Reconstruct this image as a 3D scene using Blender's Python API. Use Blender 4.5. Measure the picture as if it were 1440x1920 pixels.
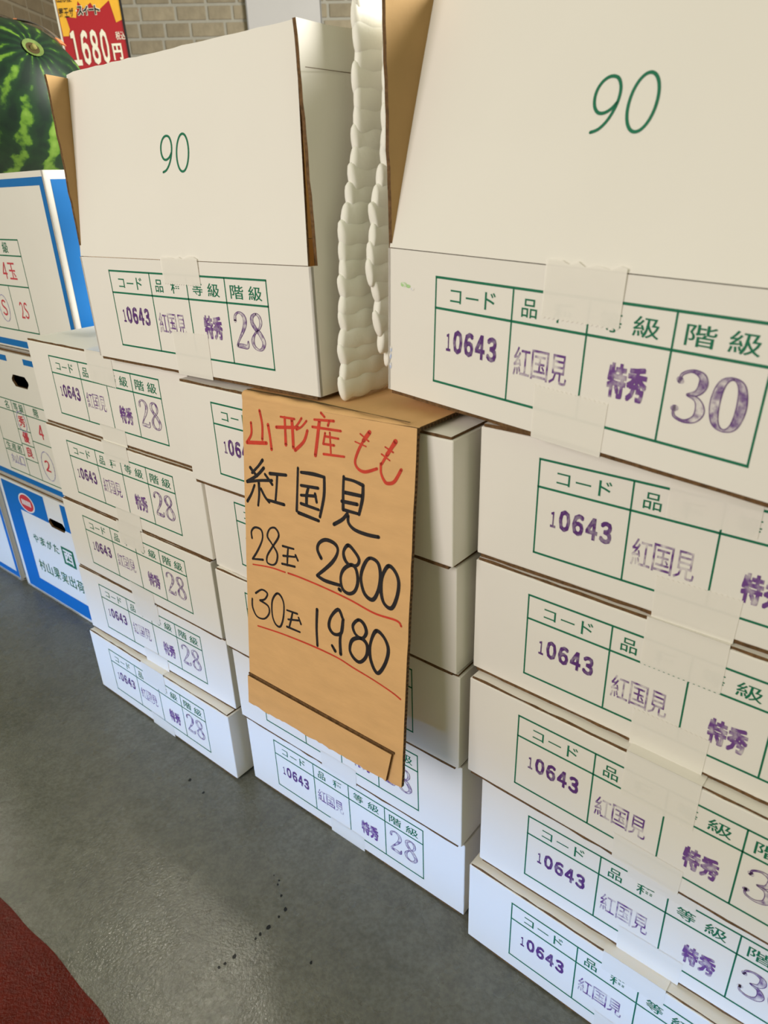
import bpy, bmesh, math, random
from mathutils import Vector, Matrix, Euler
random.seed(7)
for o in list(bpy.data.objects): bpy.data.objects.remove(o)
SC = bpy.context.scene
COL = SC.collection
V = Vector

# ---------------------------------------------------------------- camera, light, exposure
F_PX, PITCH, ROLL, CAM_H = 1316.94, 0.43509, -0.03767, 0.93508
cam = bpy.data.cameras.new('camera'); cam.sensor_fit = 'VERTICAL'; cam.sensor_height = 36.0; cam.sensor_width = 27.0
cam.lens = F_PX * 36.0 / 1920.0; cam.clip_start = 0.02
fw = V((0, math.cos(PITCH), -math.sin(PITCH))); rt0 = V((1, 0, 0)); up0 = rt0.cross(fw)
rt = math.cos(ROLL) * rt0 + math.sin(ROLL) * up0; up = -math.sin(ROLL) * rt0 + math.cos(ROLL) * up0
co = bpy.data.objects.new('camera', cam); COL.objects.link(co)
co.matrix_world = Matrix(((rt.x, up.x, -fw.x, 0), (rt.y, up.y, -fw.y, 0), (rt.z, up.z, -fw.z, CAM_H), (0, 0, 0, 1)))
cam.dof.use_dof = True; cam.dof.focus_distance = 0.93; cam.dof.aperture_fstop = 8.5
SC.camera = co
SC.view_settings.view_transform = 'Standard'; SC.view_settings.look = 'None'
SC.view_settings.exposure = 0.0; SC.view_settings.gamma = 1.0; SC.view_settings.use_curve_mapping = False

w = bpy.data.worlds.new('world'); SC.world = w; w.use_nodes = True
w.node_tree.nodes['Background'].inputs[0].default_value = (0.94, 1.0, 0.58, 1)
w.node_tree.nodes['Background'].inputs[1].default_value = 0.40

def area(name, loc, target, size, energy, color, sy=None, spread=None):
    l = bpy.data.lights.new(name, 'AREA'); l.energy = energy; l.color = color; l.size = size
    if sy: l.shape = 'RECTANGLE'; l.size_y = sy
    if spread: l.spread = spread
    o = bpy.data.objects.new(name, l); COL.objects.link(o); o.location = loc
    o.rotation_euler = (V(target) - V(loc)).to_track_quat('-Z', 'Y').to_euler(); return o
# lights: added unseen fills behind the camera and at the right, ceiling spots, and bluish daylight that only enters low, near the floor
area('front_fill_light', (-1.5, -0.5, 1.35), (-0.2, 0.9, 0.6), 1.0, 26, (1.0, 0.925, 0.90))  # added warm fill, out of view, for the carton fronts
area('right_fill_light', (3.0, 1.2, 2.5), (-0.3, 1.0, 0.8), 1.6, 330, (1.0, 0.98, 0.90))  # added fill from the right, for the carton sides
area('low_daylight', (-1.15, -0.2, 0.09), (-0.25, 0.9, 0.09), 3.0, 1.95, (0.14, 0.42, 1.0), 0.12, math.radians(21))
area('ceiling_spot', (-2.34, 3.22, 2.72), (-0.66, 0.86, 0), 0.10, 0.42, (1.0, 0.93, 0.80), None, math.radians(20))
area('ceiling_spot', (-0.99, 2.17, 2.72), (-0.26, 0.56, 0), 0.10, 0.14, (1.0, 0.93, 0.80), None, math.radians(20))

# ---------------------------------------------------------------- material helpers
def lin(c): return tuple(((x / 255) / 12.92 if x / 255 <= 0.04045 else ((x / 255 + 0.055) / 1.055) ** 2.4) for x in c) + (1,)
def mat(name, col, rough=0.7, bump=0.0, bscale=60, vary=0.0, vscale=8, spec=0.3, alpha=None, stretch=None, coat=0.0, objrand=0.0):
    m = bpy.data.materials.new(name); m.use_nodes = True; nt = m.node_tree; N = nt.nodes; L = nt.links
    b = N['Principled BSDF']; c = lin(col)
    b.inputs['Base Color'].default_value = c; b.inputs['Roughness'].default_value = rough
    b.inputs['Specular IOR Level'].default_value = spec; b.inputs['Coat Weight'].default_value = coat
    tc = N.new('ShaderNodeTexCoord'); mp = N.new('ShaderNodeMapping'); L.new(tc.outputs['Object'], mp.inputs[0])
    if stretch: mp.inputs['Scale'].default_value = stretch
    last = None
    if vary > 0 or objrand > 0:
        n = N.new('ShaderNodeTexNoise'); n.inputs['Scale'].default_value = vscale; n.inputs['Detail'].default_value = 5
        L.new(mp.outputs[0], n.inputs['Vector'])
        h = N.new('ShaderNodeHueSaturation'); h.inputs['Color'].default_value = c
        r = N.new('ShaderNodeMapRange'); r.inputs[1].default_value = 0.3; r.inputs[2].default_value = 0.7
        r.inputs[3].default_value = 1 - vary; r.inputs[4].default_value = 1 + vary
        L.new(n.outputs[0], r.inputs[0]); out = r.outputs[0]
        if objrand > 0:
            oi = N.new('ShaderNodeObjectInfo'); r2 = N.new('ShaderNodeMapRange'); L.new(oi.outputs['Random'], r2.inputs[0])
            r2.inputs[3].default_value = 1 - objrand; r2.inputs[4].default_value = 1 + objrand
            mu = N.new('ShaderNodeMath'); mu.operation = 'MULTIPLY'; L.new(out, mu.inputs[0]); L.new(r2.outputs[0], mu.inputs[1]); out = mu.outputs[0]
        L.new(out, h.inputs['Value']); L.new(h.outputs[0], b.inputs['Base Color'])
    if bump > 0:
        n2 = N.new('ShaderNodeTexNoise'); n2.inputs['Scale'].default_value = bscale; n2.inputs['Detail'].default_value = 6
        L.new(mp.outputs[0], n2.inputs['Vector']); bp = N.new('ShaderNodeBump'); bp.inputs['Strength'].default_value = 1.0
        bp.inputs['Distance'].default_value = bump; L.new(n2.outputs[0], bp.inputs['Height']); L.new(bp.outputs[0], b.inputs['Normal'])
    if alpha is not None:
        b.inputs['Alpha'].default_value = alpha
    return m

def ink(name, col, lo, hi, scale, soft, amin=0.0, amax=1.0, stretch=None):
    """ink that prints unevenly: a noise decides how much paper shows through"""
    m = mat(name, col, 0.6); nt = m.node_tree; N = nt.nodes; L = nt.links; b = N['Principled BSDF']
    tc = N.new('ShaderNodeTexCoord'); n = N.new('ShaderNodeTexNoise'); n.inputs['Scale'].default_value = scale; n.inputs['Detail'].default_value = 4
    oi = N.new('ShaderNodeObjectInfo'); add = N.new('ShaderNodeVectorMath'); add.operation = 'ADD'
    mul = N.new('ShaderNodeMath'); mul.operation = 'MULTIPLY'; mul.inputs[1].default_value = 37.0
    L.new(oi.outputs['Random'], mul.inputs[0]); L.new(tc.outputs['Object'], add.inputs[0]); L.new(mul.outputs[0], add.inputs[1])
    L.new(add.outputs[0], n.inputs['Vector'])
    r = N.new('ShaderNodeMapRange'); r.inputs[1].default_value = lo; r.inputs[2].default_value = hi; r.inputs[3].default_value = amin; r.inputs[4].default_value = amax
    L.new(n.outputs[0], r.inputs[0])
    mx = N.new('ShaderNodeMix'); mx.data_type = 'RGBA'; L.new(r.outputs[0], mx.inputs[0])
    mx.inputs[6].default_value = lin((236, 230, 224)); mx.inputs[7].default_value = lin(col); L.new(mx.outputs[2], b.inputs['Base Color'])
    return m

M = {}
M['carton'] = mat('carton_white', (236, 230, 224), 0.62, 0.0004, 35, 0.015, 6, spec=0.25)
M['kraft'] = mat('kraft_board', (216, 170, 118), 0.8, 0.0003, 90, 0.05, 25, stretch=(1, 1, 3))
M['kraft_in'] = mat('kraft_inside', (172, 138, 92), 0.8, 0.0003, 80, 0.06, 18)
M['kraft_edge'] = mat('corrugated_cut_edge', (104, 76, 48), 0.9, 0.0012, 260, 0.35, 240)
M['green'] = mat('green_print', (24, 112, 82), 0.6, 0, vary=0.08, vscale=60)
M['purple'] = ink('purple_stamp', (92, 50, 120), 0.30, 0.52, 160, 0.1, 0.72, 1.0)
M['purple_worn'] = ink('purple_stamp_worn', (106, 64, 136), 0.38, 0.60, 110, 0.1, 0.25, 1.0)
M['purple_grade'] = ink('purple_stamp_grade', (112, 70, 140), 0.30, 0.55, 120, 0.1, 0.35, 1.0)
M['purple_fill'] = ink('purple_stamp_mottled', (100, 58, 132), 0.38, 0.66, 150, 0.2, 0.15, 0.95)
M['tape'] = mat('clear_tape', (250, 244, 237), 0.30, 0.0005, 30, spec=0.5, alpha=0.84)
M['foam'] = mat('foam_net_white', (244, 240, 232), 0.75, 0.0003, 200, 0.01)
M['foam'].node_tree.nodes['Principled BSDF'].inputs['Subsurface Weight'].default_value = 0.25
M['foam'].node_tree.nodes['Principled BSDF'].inputs['Subsurface Radius'].default_value = (0.01, 0.01, 0.009)
M['red_pen'] = mat('red_marker', (200, 62, 44), 0.6, vary=0.15, vscale=70)
M['black_pen'] = mat('black_marker', (36, 32, 36), 0.55, vary=0.2, vscale=50)
M['blue'] = mat('blue_print', (12, 112, 190), 0.5, 0.0002, 40, 0.03, 20)
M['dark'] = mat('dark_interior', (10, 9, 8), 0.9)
M['redprint'] = mat('red_print', (205, 70, 84), 0.6, vary=0.1, vscale=60)
M['violet_pen'] = ink('violet_pencil', (120, 110, 190), 0.35, 0.6, 200, .1, .3, .9)
M['smudge'] = ink('green_smudge', (150, 205, 120), 0.42, 0.6, 260, .1, 0.0, .8)
M['smudge_b'] = ink('blue_smudge', (140, 170, 225), 0.42, 0.6, 260, .1, 0.0, .8)

# ---------------------------------------------------------------- object helpers
def link(name, me, parent=None, mats=None, loc=None):
    if mats:
        for m in mats: me.materials.append(m)
    o = bpy.data.objects.new(name, me); COL.objects.link(o)
    if parent: o.parent = parent
    if loc: o.location = loc
    return o
def tag(o, label=None, cat=None, group=None, kind=None):
    if label: o['label'] = label
    if cat: o['category'] = cat
    if group: o['group'] = group
    if kind: o['kind'] = kind
    return o
def empty(name, mw):
    o = bpy.data.objects.new(name, None); o.empty_display_size = 0.05; COL.objects.link(o); o.matrix_world = mw; return o
class G:
    """collects faces, each with a material slot"""
    def __init__(s): s.v = []; s.f = []; s.m = []
    def face(s, pts, mi=0):
        n = len(s.v); s.v += [tuple(p) for p in pts]; s.f.append(tuple(range(n, n + len(pts)))); s.m.append(mi)
    def box(s, a, b, mi=0, mats6=None):
        x0, y0, z0 = a; x1, y1, z1 = b; n = len(s.v)
        s.v += [(x0, y0, z0), (x1, y0, z0), (x1, y1, z0), (x0, y1, z0), (x0, y0, z1), (x1, y0, z1), (x1, y1, z1), (x0, y1, z1)]
        fs = [(0, 3, 2, 1), (4, 5, 6, 7), (0, 1, 5, 4), (1, 2, 6, 5), (2, 3, 7, 6), (3, 0, 4, 7)]  # bottom top front right back left
        for i, f in enumerate(fs): s.f.append(tuple(n + k for k in f)); s.m.append(mats6[i] if mats6 else mi)
    def slab(s, c, nrm, t, mo=0, mi=0, me=0, rag=None):
        """quad/polygon c (outer face, counter-clockwise from outside) thickened by t against nrm"""
        c = [V(p) for p in c]; nrm = V(nrm).normalized(); n = len(c); k = len(s.v)
        s.v += [tuple(p) for p in c] + [tuple(p - nrm * t) for p in c]
        s.f.append(tuple(range(k, k + n))); s.m.append(mo)
        s.f.append(tuple(range(k + 2 * n - 1, k + n - 1, -1))); s.m.append(mi)
        for i in range(n):
            j = (i + 1) % n; s.f.append((k + i, k + n + i, k + n + j, k + j)); s.m.append(me)
    def tube(s, pts, rads, ns=8, mi=0, squash=1.0, up=(0, 0, 1)):
        k0 = len(s.v); pts = [V(p) for p in pts]; n = len(pts); upv = V(up)
        for i, p in enumerate(pts):
            t = (pts[min(i + 1, n - 1)] - pts[max(i - 1, 0)]).normalized(); a = t.cross(upv)
            if a.length < 1e-4: a = t.cross(V((1, 0, 0)))
            a.normalize(); b = a.cross(t)
            for j in range(ns):
                an = 2 * math.pi * j / ns
                s.v.append(tuple(p + (a * math.cos(an) * squash + b * math.sin(an)) * rads[i]))
        for i in range(n - 1):
            for j in range(ns):
                a0 = k0 + i * ns + j; a1 = k0 + i * ns + (j + 1) % ns
                s.f.append((a0, a1, a1 + ns, a0 + ns)); s.m.append(mi)
        s.f.append(tuple(k0 + j for j in reversed(range(ns)))); s.m.append(mi)
        s.f.append(tuple(k0 + (n - 1) * ns + j for j in range(ns))); s.m.append(mi)
    def mesh(s, name, mats, smooth=False):
        me = bpy.data.meshes.new(name); me.from_pydata(s.v, [], s.f)
        for m in mats: me.materials.append(m)
        me.polygons.foreach_set('material_index', s.m)
        if smooth: me.polygons.foreach_set('use_smooth', [True] * len(s.f))
        me.update(); return me

def smooth_pts(p, n=6):
    if len(p) < 3: return p
    closed = (abs(p[0][0] - p[-1][0]) + abs(p[0][1] - p[-1][1])) < 1e-9
    q = [p[-2]] + p + [p[1]] if closed else [p[0]] + p + [p[-1]]
    out = []
    for i in range(1, len(q) - 2):
        a, b, c, d = q[i - 1:i + 3]
        for k in range(n):
            t = k / n
            out.append(tuple(0.5 * (2 * b[j] + (c[j] - a[j]) * t + (2 * a[j] - 5 * b[j] + 4 * c[j] - d[j]) * t * t + (3 * b[j] - a[j] - 3 * c[j] + d[j]) * t ** 3) for j in range(len(a))))
    out.append(tuple(p[-1])); return out
def ribbon(g, pts, wd, mp, mi=0, sm=True, cap=True):
    """flat pen line in a plane; mp maps (u, w) to 3D; wd is a number or a list per point"""
    if not isinstance(wd, (list, tuple)): wd = [wd] * len(pts)
    p3 = [(a[0], a[1], b) for a, b in zip(pts, wd)]
    if sm: p3 = smooth_pts(p3)
    L, R = [], []; n = len(p3)
    for i, (x, y, ww) in enumerate(p3):
        a = p3[max(i - 1, 0)]; b = p3[min(i + 1, n - 1)]; dx, dy = b[0] - a[0], b[1] - a[1]; l = math.hypot(dx, dy) or 1
        nx, ny = -dy / l, dx / l; L.append((x + nx * ww / 2, y + ny * ww / 2)); R.append((x - nx * ww / 2, y - ny * ww / 2))
    for i in range(n - 1):
        g.face([mp(*R[i]), mp(*R[i + 1]), mp(*L[i + 1]), mp(*L[i])], mi)
    if cap:
        for (x, y, ww), q in ((p3[0], p3[1]), (p3[-1], p3[-2])):
            g.face([mp(x + ww / 2 * math.cos(k * math.pi / 4), y + ww / 2 * math.sin(k * math.pi / 4)) for k in range(8)], mi)
    return L, R

_gl = {}
def glyph(ch, bold=0.0, res=2):
    if len(ch) == 1 and (ch.isdigit() or ch in 'SML') and ord(ch) < 128: ch = chr(ord(ch) + 0xFEE0)
    key = (ch, bold)
    if key in _gl: return _gl[key]
    cu = bpy.data.curves.new('glyph', 'FONT'); cu.body = ch; cu.size = 1; cu.offset = bold; cu.resolution_u = res; cu.fill_mode = 'FRONT'
    o = bpy.data.objects.new('glyph', cu); COL.objects.link(o); bpy.context.view_layer.update()
    me = bpy.data.meshes.new_from_object(o.evaluated_get(bpy.context.evaluated_depsgraph_get()))
    vs = [(v.co.x, v.co.y) for v in me.vertices]; fs = [tuple(p.vertices) for p in me.polygons]
    bpy.data.objects.remove(o); bpy.data.curves.remove(cu); bpy.data.meshes.remove(me)
    xs = [v[0] for v in vs] or [0]; ys = [v[1] for v in vs] or [0]
    bb = (min(xs), min(ys), max(xs), max(ys)); _gl[key] = (vs, fs, bb); return _gl[key]
def put(g, ch, x0, x1, y0, y1, mp, mi=0, bold=0.0):
    """one character stretched into a rectangle (y up); heavy weights are built from slightly shifted copies"""
    if bold > .012:
        sx_, sy_ = (x1 - x0) * bold * 1.1, (y1 - y0) * bold * .8
        for i in (-1, 0, 1):
            for j in (-1, 1):
                dy = ((i + 1) * 2 + (j + 1) // 2) * 3e-5
                put(g, ch, x0 + sx_ + i * sx_, x1 - sx_ + i * sx_, y0 + sy_ + j * sy_, y1 - sy_ + j * sy_, lambda u, v, d=dy: (lambda p: (p[0], p[1] - d, p[2]))(mp(u, v)), mi, .008)
        return
    vs, fs, bb = glyph(ch, bold); sx = (x1 - x0) / max(bb[2] - bb[0], 1e-6); sy = (y1 - y0) / max(bb[3] - bb[1], 1e-6)
    k = len(g.v)
    g.v += [tuple(mp(x0 + (a - bb[0]) * sx, y0 + (b - bb[1]) * sy)) for a, b in vs]
    for f in fs: g.f.append(tuple(k + i for i in f)); g.m.append(mi)
def bevel(me, w, seg=2):
    bm = bmesh.new(); bm.from_mesh(me); bmesh.ops.remove_doubles(bm, verts=bm.verts, dist=1e-6)
    bmesh.ops.bevel(bm, geom=list(bm.edges), offset=w, segments=seg, affect='EDGES', profile=0.6)
    for f in bm.faces: f.smooth = False
    bm.to_mesh(me); bm.free(); me.update()
# ---------------------------------------------------------------- setting
FZ = -0.0044   # floor level: the cartons' bottom flaps rest on it
def floor_mat(name, col, spec=.45):
    m = mat(name, col, 0.36, 0, spec=spec); nt = m.node_tree; N = nt.nodes; L = nt.links; b = N['Principled BSDF']
    tc = N.new('ShaderNodeTexCoord')
    def noise(s, d=6, ro=0.5):
        n = N.new('ShaderNodeTexNoise'); n.inputs['Scale'].default_value = s; n.inputs['Detail'].default_value = d; n.inputs['Roughness'].default_value = ro
        L.new(tc.outputs['Object'], n.inputs['Vector']); return n.outputs[0]
    def rng(x, a, c_, lo, hi):
        r = N.new('ShaderNodeMapRange'); r.inputs[1].default_value = a; r.inputs[2].default_value = c_; r.inputs[3].default_value = lo; r.inputs[4].default_value = hi
        L.new(x, r.inputs[0]); return r.outputs[0]
    def mul(x, y):
        q = N.new('ShaderNodeMath'); q.operation = 'MULTIPLY'; L.new(x, q.inputs[0]); L.new(y, q.inputs[1]); return q.outputs[0]
    v = mul(rng(noise(5), .3, .7, .88, 1.12), rng(noise(160, 3), .35, .65, .90, 1.10)); v = mul(v, rng(noise(40, 6, .7), .35, .6, .90, 1.06))
    v = mul(v, rng(noise(24, 8, .7), .28, .46, .80, 1.0))
    h = N.new('ShaderNodeHueSaturation'); h.inputs['Color'].default_value = lin(col); L.new(v, h.inputs['Value']); L.new(h.outputs[0], b.inputs['Base Color'])
    L.new(rng(noise(9), .3, .7, .20, .34), b.inputs['Roughness'])
    bp = N.new('ShaderNodeBump'); bp.inputs['Distance'].default_value = 0.0008; bp.inputs['Strength'].default_value = 1.0
    L.new(noise(250, 2), bp.inputs['Height'])
    bp2 = N.new('ShaderNodeBump'); bp2.inputs['Distance'].default_value = 0.0008; bp2.inputs['Strength'].default_value = 1.0
    L.new(noise(18, 3), bp2.inputs['Height']); L.new(bp2.outputs[0], bp.inputs['Normal']); L.new(bp.outputs[0], b.inputs['Normal'])
    return m
g = G(); g.box((-6, -5, -0.1), (5, 7, FZ)); fl = link('floor', g.mesh('floor', [floor_mat('grey_epoxy_floor', (102, 101, 92))])); tag(fl, kind='structure')
# red painted area, its rounded border runs through the near left corner
arc = smooth_pts([(-1.35, 1.0), (-1.0, 0.93), (-0.78, 0.84), (-0.5902, 0.7133), (-0.5292, 0.6654), (-0.4757, 0.6273), (-0.4207, 0.5786), (-0.3646, 0.5302), (-0.25, 0.40), (-0.17, 0.24), (-0.12, 0.0), (-0.12, -0.4)], 4)
g = G(); g.face([(x, y, FZ + .0006) for x, y in reversed(arc)] + [(-1.35, -0.4, FZ + .0006)][::-1]); 
g.f[0] = tuple(reversed(g.f[0])) if False else g.f[0]
mk = link('painted_marking', g.mesh('painted_marking', [floor_mat('red_floor_paint', (84, 15, 4), .16)]), fl)
tag(mk, 'dark red painted area with a rounded border')
# small dark drips on the floor
g = G()
for x, y, r in ((-.1794, .7181, .0016), (-.172, .7, .0022), (-.1631, .6782, .003), (-.1716, .667, .002), (-.1841, .6518, .0032), (-.1946, .6421, .0022), (-.200, .636, .0018), (-.225, .612, .003), (-.236, .603, .0022), (-.2431, .5982, .002), (-.187, .734, .001), (-.178, .725, .0014),
                (-.36, .93, .003), (-.33, .90, .0025), (-.12, .60, .002), (-.155, .86, .002)):
    k = random.randint(6, 9)
    g.face([(x + r * random.uniform(.6, 1.2) * math.cos(2 * math.pi * i / k), y + 1.3 * r * random.uniform(.6, 1.2) * math.sin(2 * math.pi * i / k), FZ + 0.0004) for i in range(k)])
dr = link('drip_stains', g.mesh('drip_stains', [mat('black_drip', (24, 24, 24), .5)]), fl); tag(dr, kind='stuff')

# brick-faced back wall and left wall
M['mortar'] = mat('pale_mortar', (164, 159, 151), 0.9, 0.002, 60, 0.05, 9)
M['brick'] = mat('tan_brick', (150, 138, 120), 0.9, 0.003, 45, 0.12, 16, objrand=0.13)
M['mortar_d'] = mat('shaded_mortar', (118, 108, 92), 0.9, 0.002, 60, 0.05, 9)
def brick_wall_mat(name, brick, mortar, course):
    m = mat(name, brick, 0.9); N = m.node_tree.nodes; L = m.node_tree.links; b = N['Principled BSDF']
    tc = N.new('ShaderNodeTexCoord'); mp = N.new('ShaderNodeMapping'); mp.inputs['Rotation'].default_value = (math.pi / 2, 0, 0)
    L.new(tc.outputs['Object'], mp.inputs[0]); t = N.new('ShaderNodeTexBrick'); L.new(mp.outputs[0], t.inputs['Vector'])
    t.inputs['Scale'].default_value = 1; t.inputs['Brick Width'].default_value = .145; t.inputs['Row Height'].default_value = course; t.inputs['Mortar Size'].default_value = .0065
    t.inputs['Color1'].default_value = lin(brick); t.inputs['Color2'].default_value = lin([c * .86 for c in brick]); t.inputs['Mortar'].default_value = lin(mortar)
    L.new(t.outputs['Color'], b.inputs['Base Color']); return m
def wall(name, origin, yaw, length, height, mortar, x0, x1, zlo, zhi, course, brick_m, left=0.0):
    g = G(); g.box((left, 0, 0), (length, 0.12, height)); w_ = link(name, g.mesh(name, [brick_wall_mat(name + '_brick_facing', (150, 138, 120) if name == 'wall_back' else (104, 91, 73), (164, 159, 151) if name == 'wall_back' else (118, 108, 92), course)]))  # left wall facing uses darker tones, its shade put into the colour
    w_.matrix_world = Matrix.Translation(origin) @ Matrix.Rotation(yaw, 4, 'Z'); tag(w_, kind='structure')
    g = G(); g.box((x0 - .12, -.0025, zlo - .012), (x1 + .05, 0, zlo + course * math.ceil((zhi - zlo) / course - 1e-6))); link('mortar_bed', g.mesh('mortar_bed', [mortar]), w_)
    meshes = {}
    for wd in (0.10, 0.12, 0.135, 0.15, 0.17):
        q = G(); n = 3; h = course - 0.013
        q.box((0, -0.006, 0), (wd, 0.001, h)); me = q.mesh('brick', [brick_m]); bevel(me, 0.004, 2)
        meshes[wd] = me
    rng = random.Random(3); z = zlo; r = 0
    while z < zhi:
        x = x0 + rng.uniform(-.12, 0)
        while x < x1:
            wd = rng.choice(list(meshes)); b = link('brick', meshes[wd], w_, loc=(x, 0, z)); x += wd + 0.014
        z += course
    return w_
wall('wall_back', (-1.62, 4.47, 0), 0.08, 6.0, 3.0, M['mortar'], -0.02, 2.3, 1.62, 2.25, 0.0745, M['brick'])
wl = wall('wall_left', (-1.78, 2.55, 0), 1.485, 2.0, 3.0, M['mortar_d'], 0.0, 1.93, 1.55, 2.2, 0.0745, mat('shaded_brick', (104, 91, 73), 0.9, 0.003, 45, 0.12, 16, objrand=0.10))  # darker copies of brick and mortar paint this wall's shade
g = G(); g.box((0.0, -0.030, 1.645), (1.63, 0.0, 1.685)); g.box((0.0, -0.022, 1.625), (1.63, 0, 1.645)); tr = link('trim_1', g.mesh('trim', [mat('dark_wood_trim', (58, 44, 32), .6, vary=.1)]))
tr.matrix_world = wl.matrix_world.copy(); tag(tr, kind='structure')
# plain pale board fixed on the brick wall
bx = empty('wall_board', Matrix.Translation((-0.63, 4.545, 1.45)) @ Matrix.Rotation(0.08, 4, 'Z'))
g = G(); g.box((0, -0.02, 0), (0.392, -0.001, 1.1)); me = g.mesh('panel', [mat('pale_grey_board', (196, 192, 196), .6, .0005, 30, .02)]); bevel(me, .002, 1)
link('panel', me, bx); g = G(); g.box((-0.004, -0.024, 0), (0.0, -0.001, 1.1)); g.box((0.392, -0.024, 0), (0.396, -0.001, 1.1)); link('edge_strip', g.mesh('edge_strip', [mat('grey_edge', (150, 148, 150), .5)]), bx)
tag(bx, 'plain pale grey board on the brick wall behind the open cartons', 'board')

# ---------------------------------------------------------------- peach cartons
W, H, D = 0.43293, 0.14036, 0.33
GAP = 0.0055
FR = lambda e: (lambda u, v: (u, -e, H - v))           # front face: u right, v down from the top edge
def box_matrix(x, y, yaw, z, rx, ry):
    return Matrix.Translation((x, y, z)) @ Matrix.Rotation(yaw, 4, 'Z') @ Matrix.Rotation(rx, 4, 'X') @ Matrix.Rotation(ry, 4, 'Y')

# closed body
g = G(); g.box((0, 0, 0), (W, D, H - .0030)); body_me = g.mesh('carton_body', [M['carton']]); bevel(body_me, 0.0018, 3)
g = G()   # bottom flaps: two boards meeting in the middle, cut corrugated edges to the front
g.box((0.004, 0.0008, -GAP + 0.0012), (W - 0.006, D / 2 - 0.002, 0.0), mats6=[1, 1, 0, 0, 0, 0]); bottom_me = g.mesh('bottom_flap', [M['kraft_edge'], M['carton']])
bm_ = bmesh.new(); bm_.from_mesh(bottom_me); bmesh.ops.subdivide_edges(bm_, edges=[e for e in bm_.edges if abs(e.verts[0].co.x - e.verts[1].co.x) > .1], cuts=22, use_grid_fill=True)
for v in bm_.verts:
    if v.co.y < 0.01: v.co.y += random.uniform(-.0004, .0012)
    if v.co.z < -0.001: v.co.z += random.uniform(0, .0007)
bm_.to_mesh(bottom_me); bm_.free()
g = G(); g.box((0.004, D / 2 + 0.002, -GAP + 0.0012), (W - 0.006, D - .001, 0.0), mats6=[1, 1, 0, 0, 0, 0]); bottom2_me = g.mesh('bottom_flap', [M['kraft_edge'], M['carton']])
g = G(); g.box((0.003, 0.0012, H - 0.0029), (W - 0.003, D - 0.003, H + 0.0006), mats6=[1, 1, 0, 0, 0, 0]); lid_me = g.mesh('lid_flap', [M['kraft_edge'], M['carton']])
bm_ = bmesh.new(); bm_.from_mesh(lid_me); bmesh.ops.subdivide_edges(bm_, edges=[e for e in bm_.edges if abs(e.verts[0].co.x - e.verts[1].co.x) > .1], cuts=26, use_grid_fill=True)
for v in bm_.verts:
    if v.co.y < 0.01: v.co.y += random.uniform(-.0006, .0010); v.co.z += random.uniform(-.0006, 0) if v.co.z > H - .001 else 0
bm_.to_mesh(lid_me); bm_.free()

# printed green table
def table_mesh():
    g = G(); mp = FR(0.00025)
    x0, x1 = 0.0645, 0.3645; ys = (0.0219, 0.0492, 0.1186); dv = (0.1528, 0.2260, 0.2959)
    for y in ys: g.face([mp(x0 - .0009, y + .0011), mp(x1 + .0009, y + .0011), mp(x1 + .0009, y - .0011), mp(x0 - .0009, y - .0011)])
    for x in (x0,) + dv + (x1,): g.face([mp(x - .0008, ys[2]), mp(x + .0008, ys[2]), mp(x + .0008, ys[0]), mp(x - .0008, ys[0])])
    up_ = FR(0.0003)
    def ch(c, a, b, t=0.0290, bt=0.0442, bold=0.006): put(g, c, a, b, -bt, -t, lambda u, v: up_(u, -v), 0, bold)
    ch('コ', .0825, .0955, .031, .0425); ch('ー', .1010, .1155, .0355, .0372, 0.012); ch('ド', .1225, .1345, .0285, .0435)
    ch('品', .1625, .1780); ch('種', .1940, .2128); ch('等', .2358, .2545); ch('級', .2640, .2850); ch('階', .3040, .3262); ch('級', .3345, .3560)
    return g.mesh('printed_table', [M['green']])
table_me = table_mesh()

def stamp_code():
    g = G(); mp = lambda u, v: FR(0.0003)(u, -v)
    put(g, '1', .0795, .0848, -.0868, -.0705, mp, 0, 0.02)
    for i, c in enumerate('0643'):
        x = .0880 + i * .0133; put(g, c, x, x + .0112, -.0880, -.0660, mp, 0, 0.045)
    return g.mesh('code_stamp', [M['purple']])
def stamp_variety(y0=.069, y1=.094):
    g = G(); mp = lambda u, v: FR(0.0003)(u, -v)
    for i, c in enumerate('紅国見'): put(g, c, .1585 + i * .0185, .1585 + i * .0185 + .0170, -y1, -y0, mp, 0, 0.003)
    return g.mesh('variety_stamp', [M['purple_worn']])
def stamp_grade(y0, y1):
    g = G(); mp = lambda u, v: FR(0.0003)(u, -v)
    put(g, '特', .2490, .2650, -y1, -y0, mp, 0, 0.035); put(g, '秀', .2655, .2820, -y1, -y0, mp, 0, 0.035)
    return g.mesh('grade_stamp', [M['purple_grade']])
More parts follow.
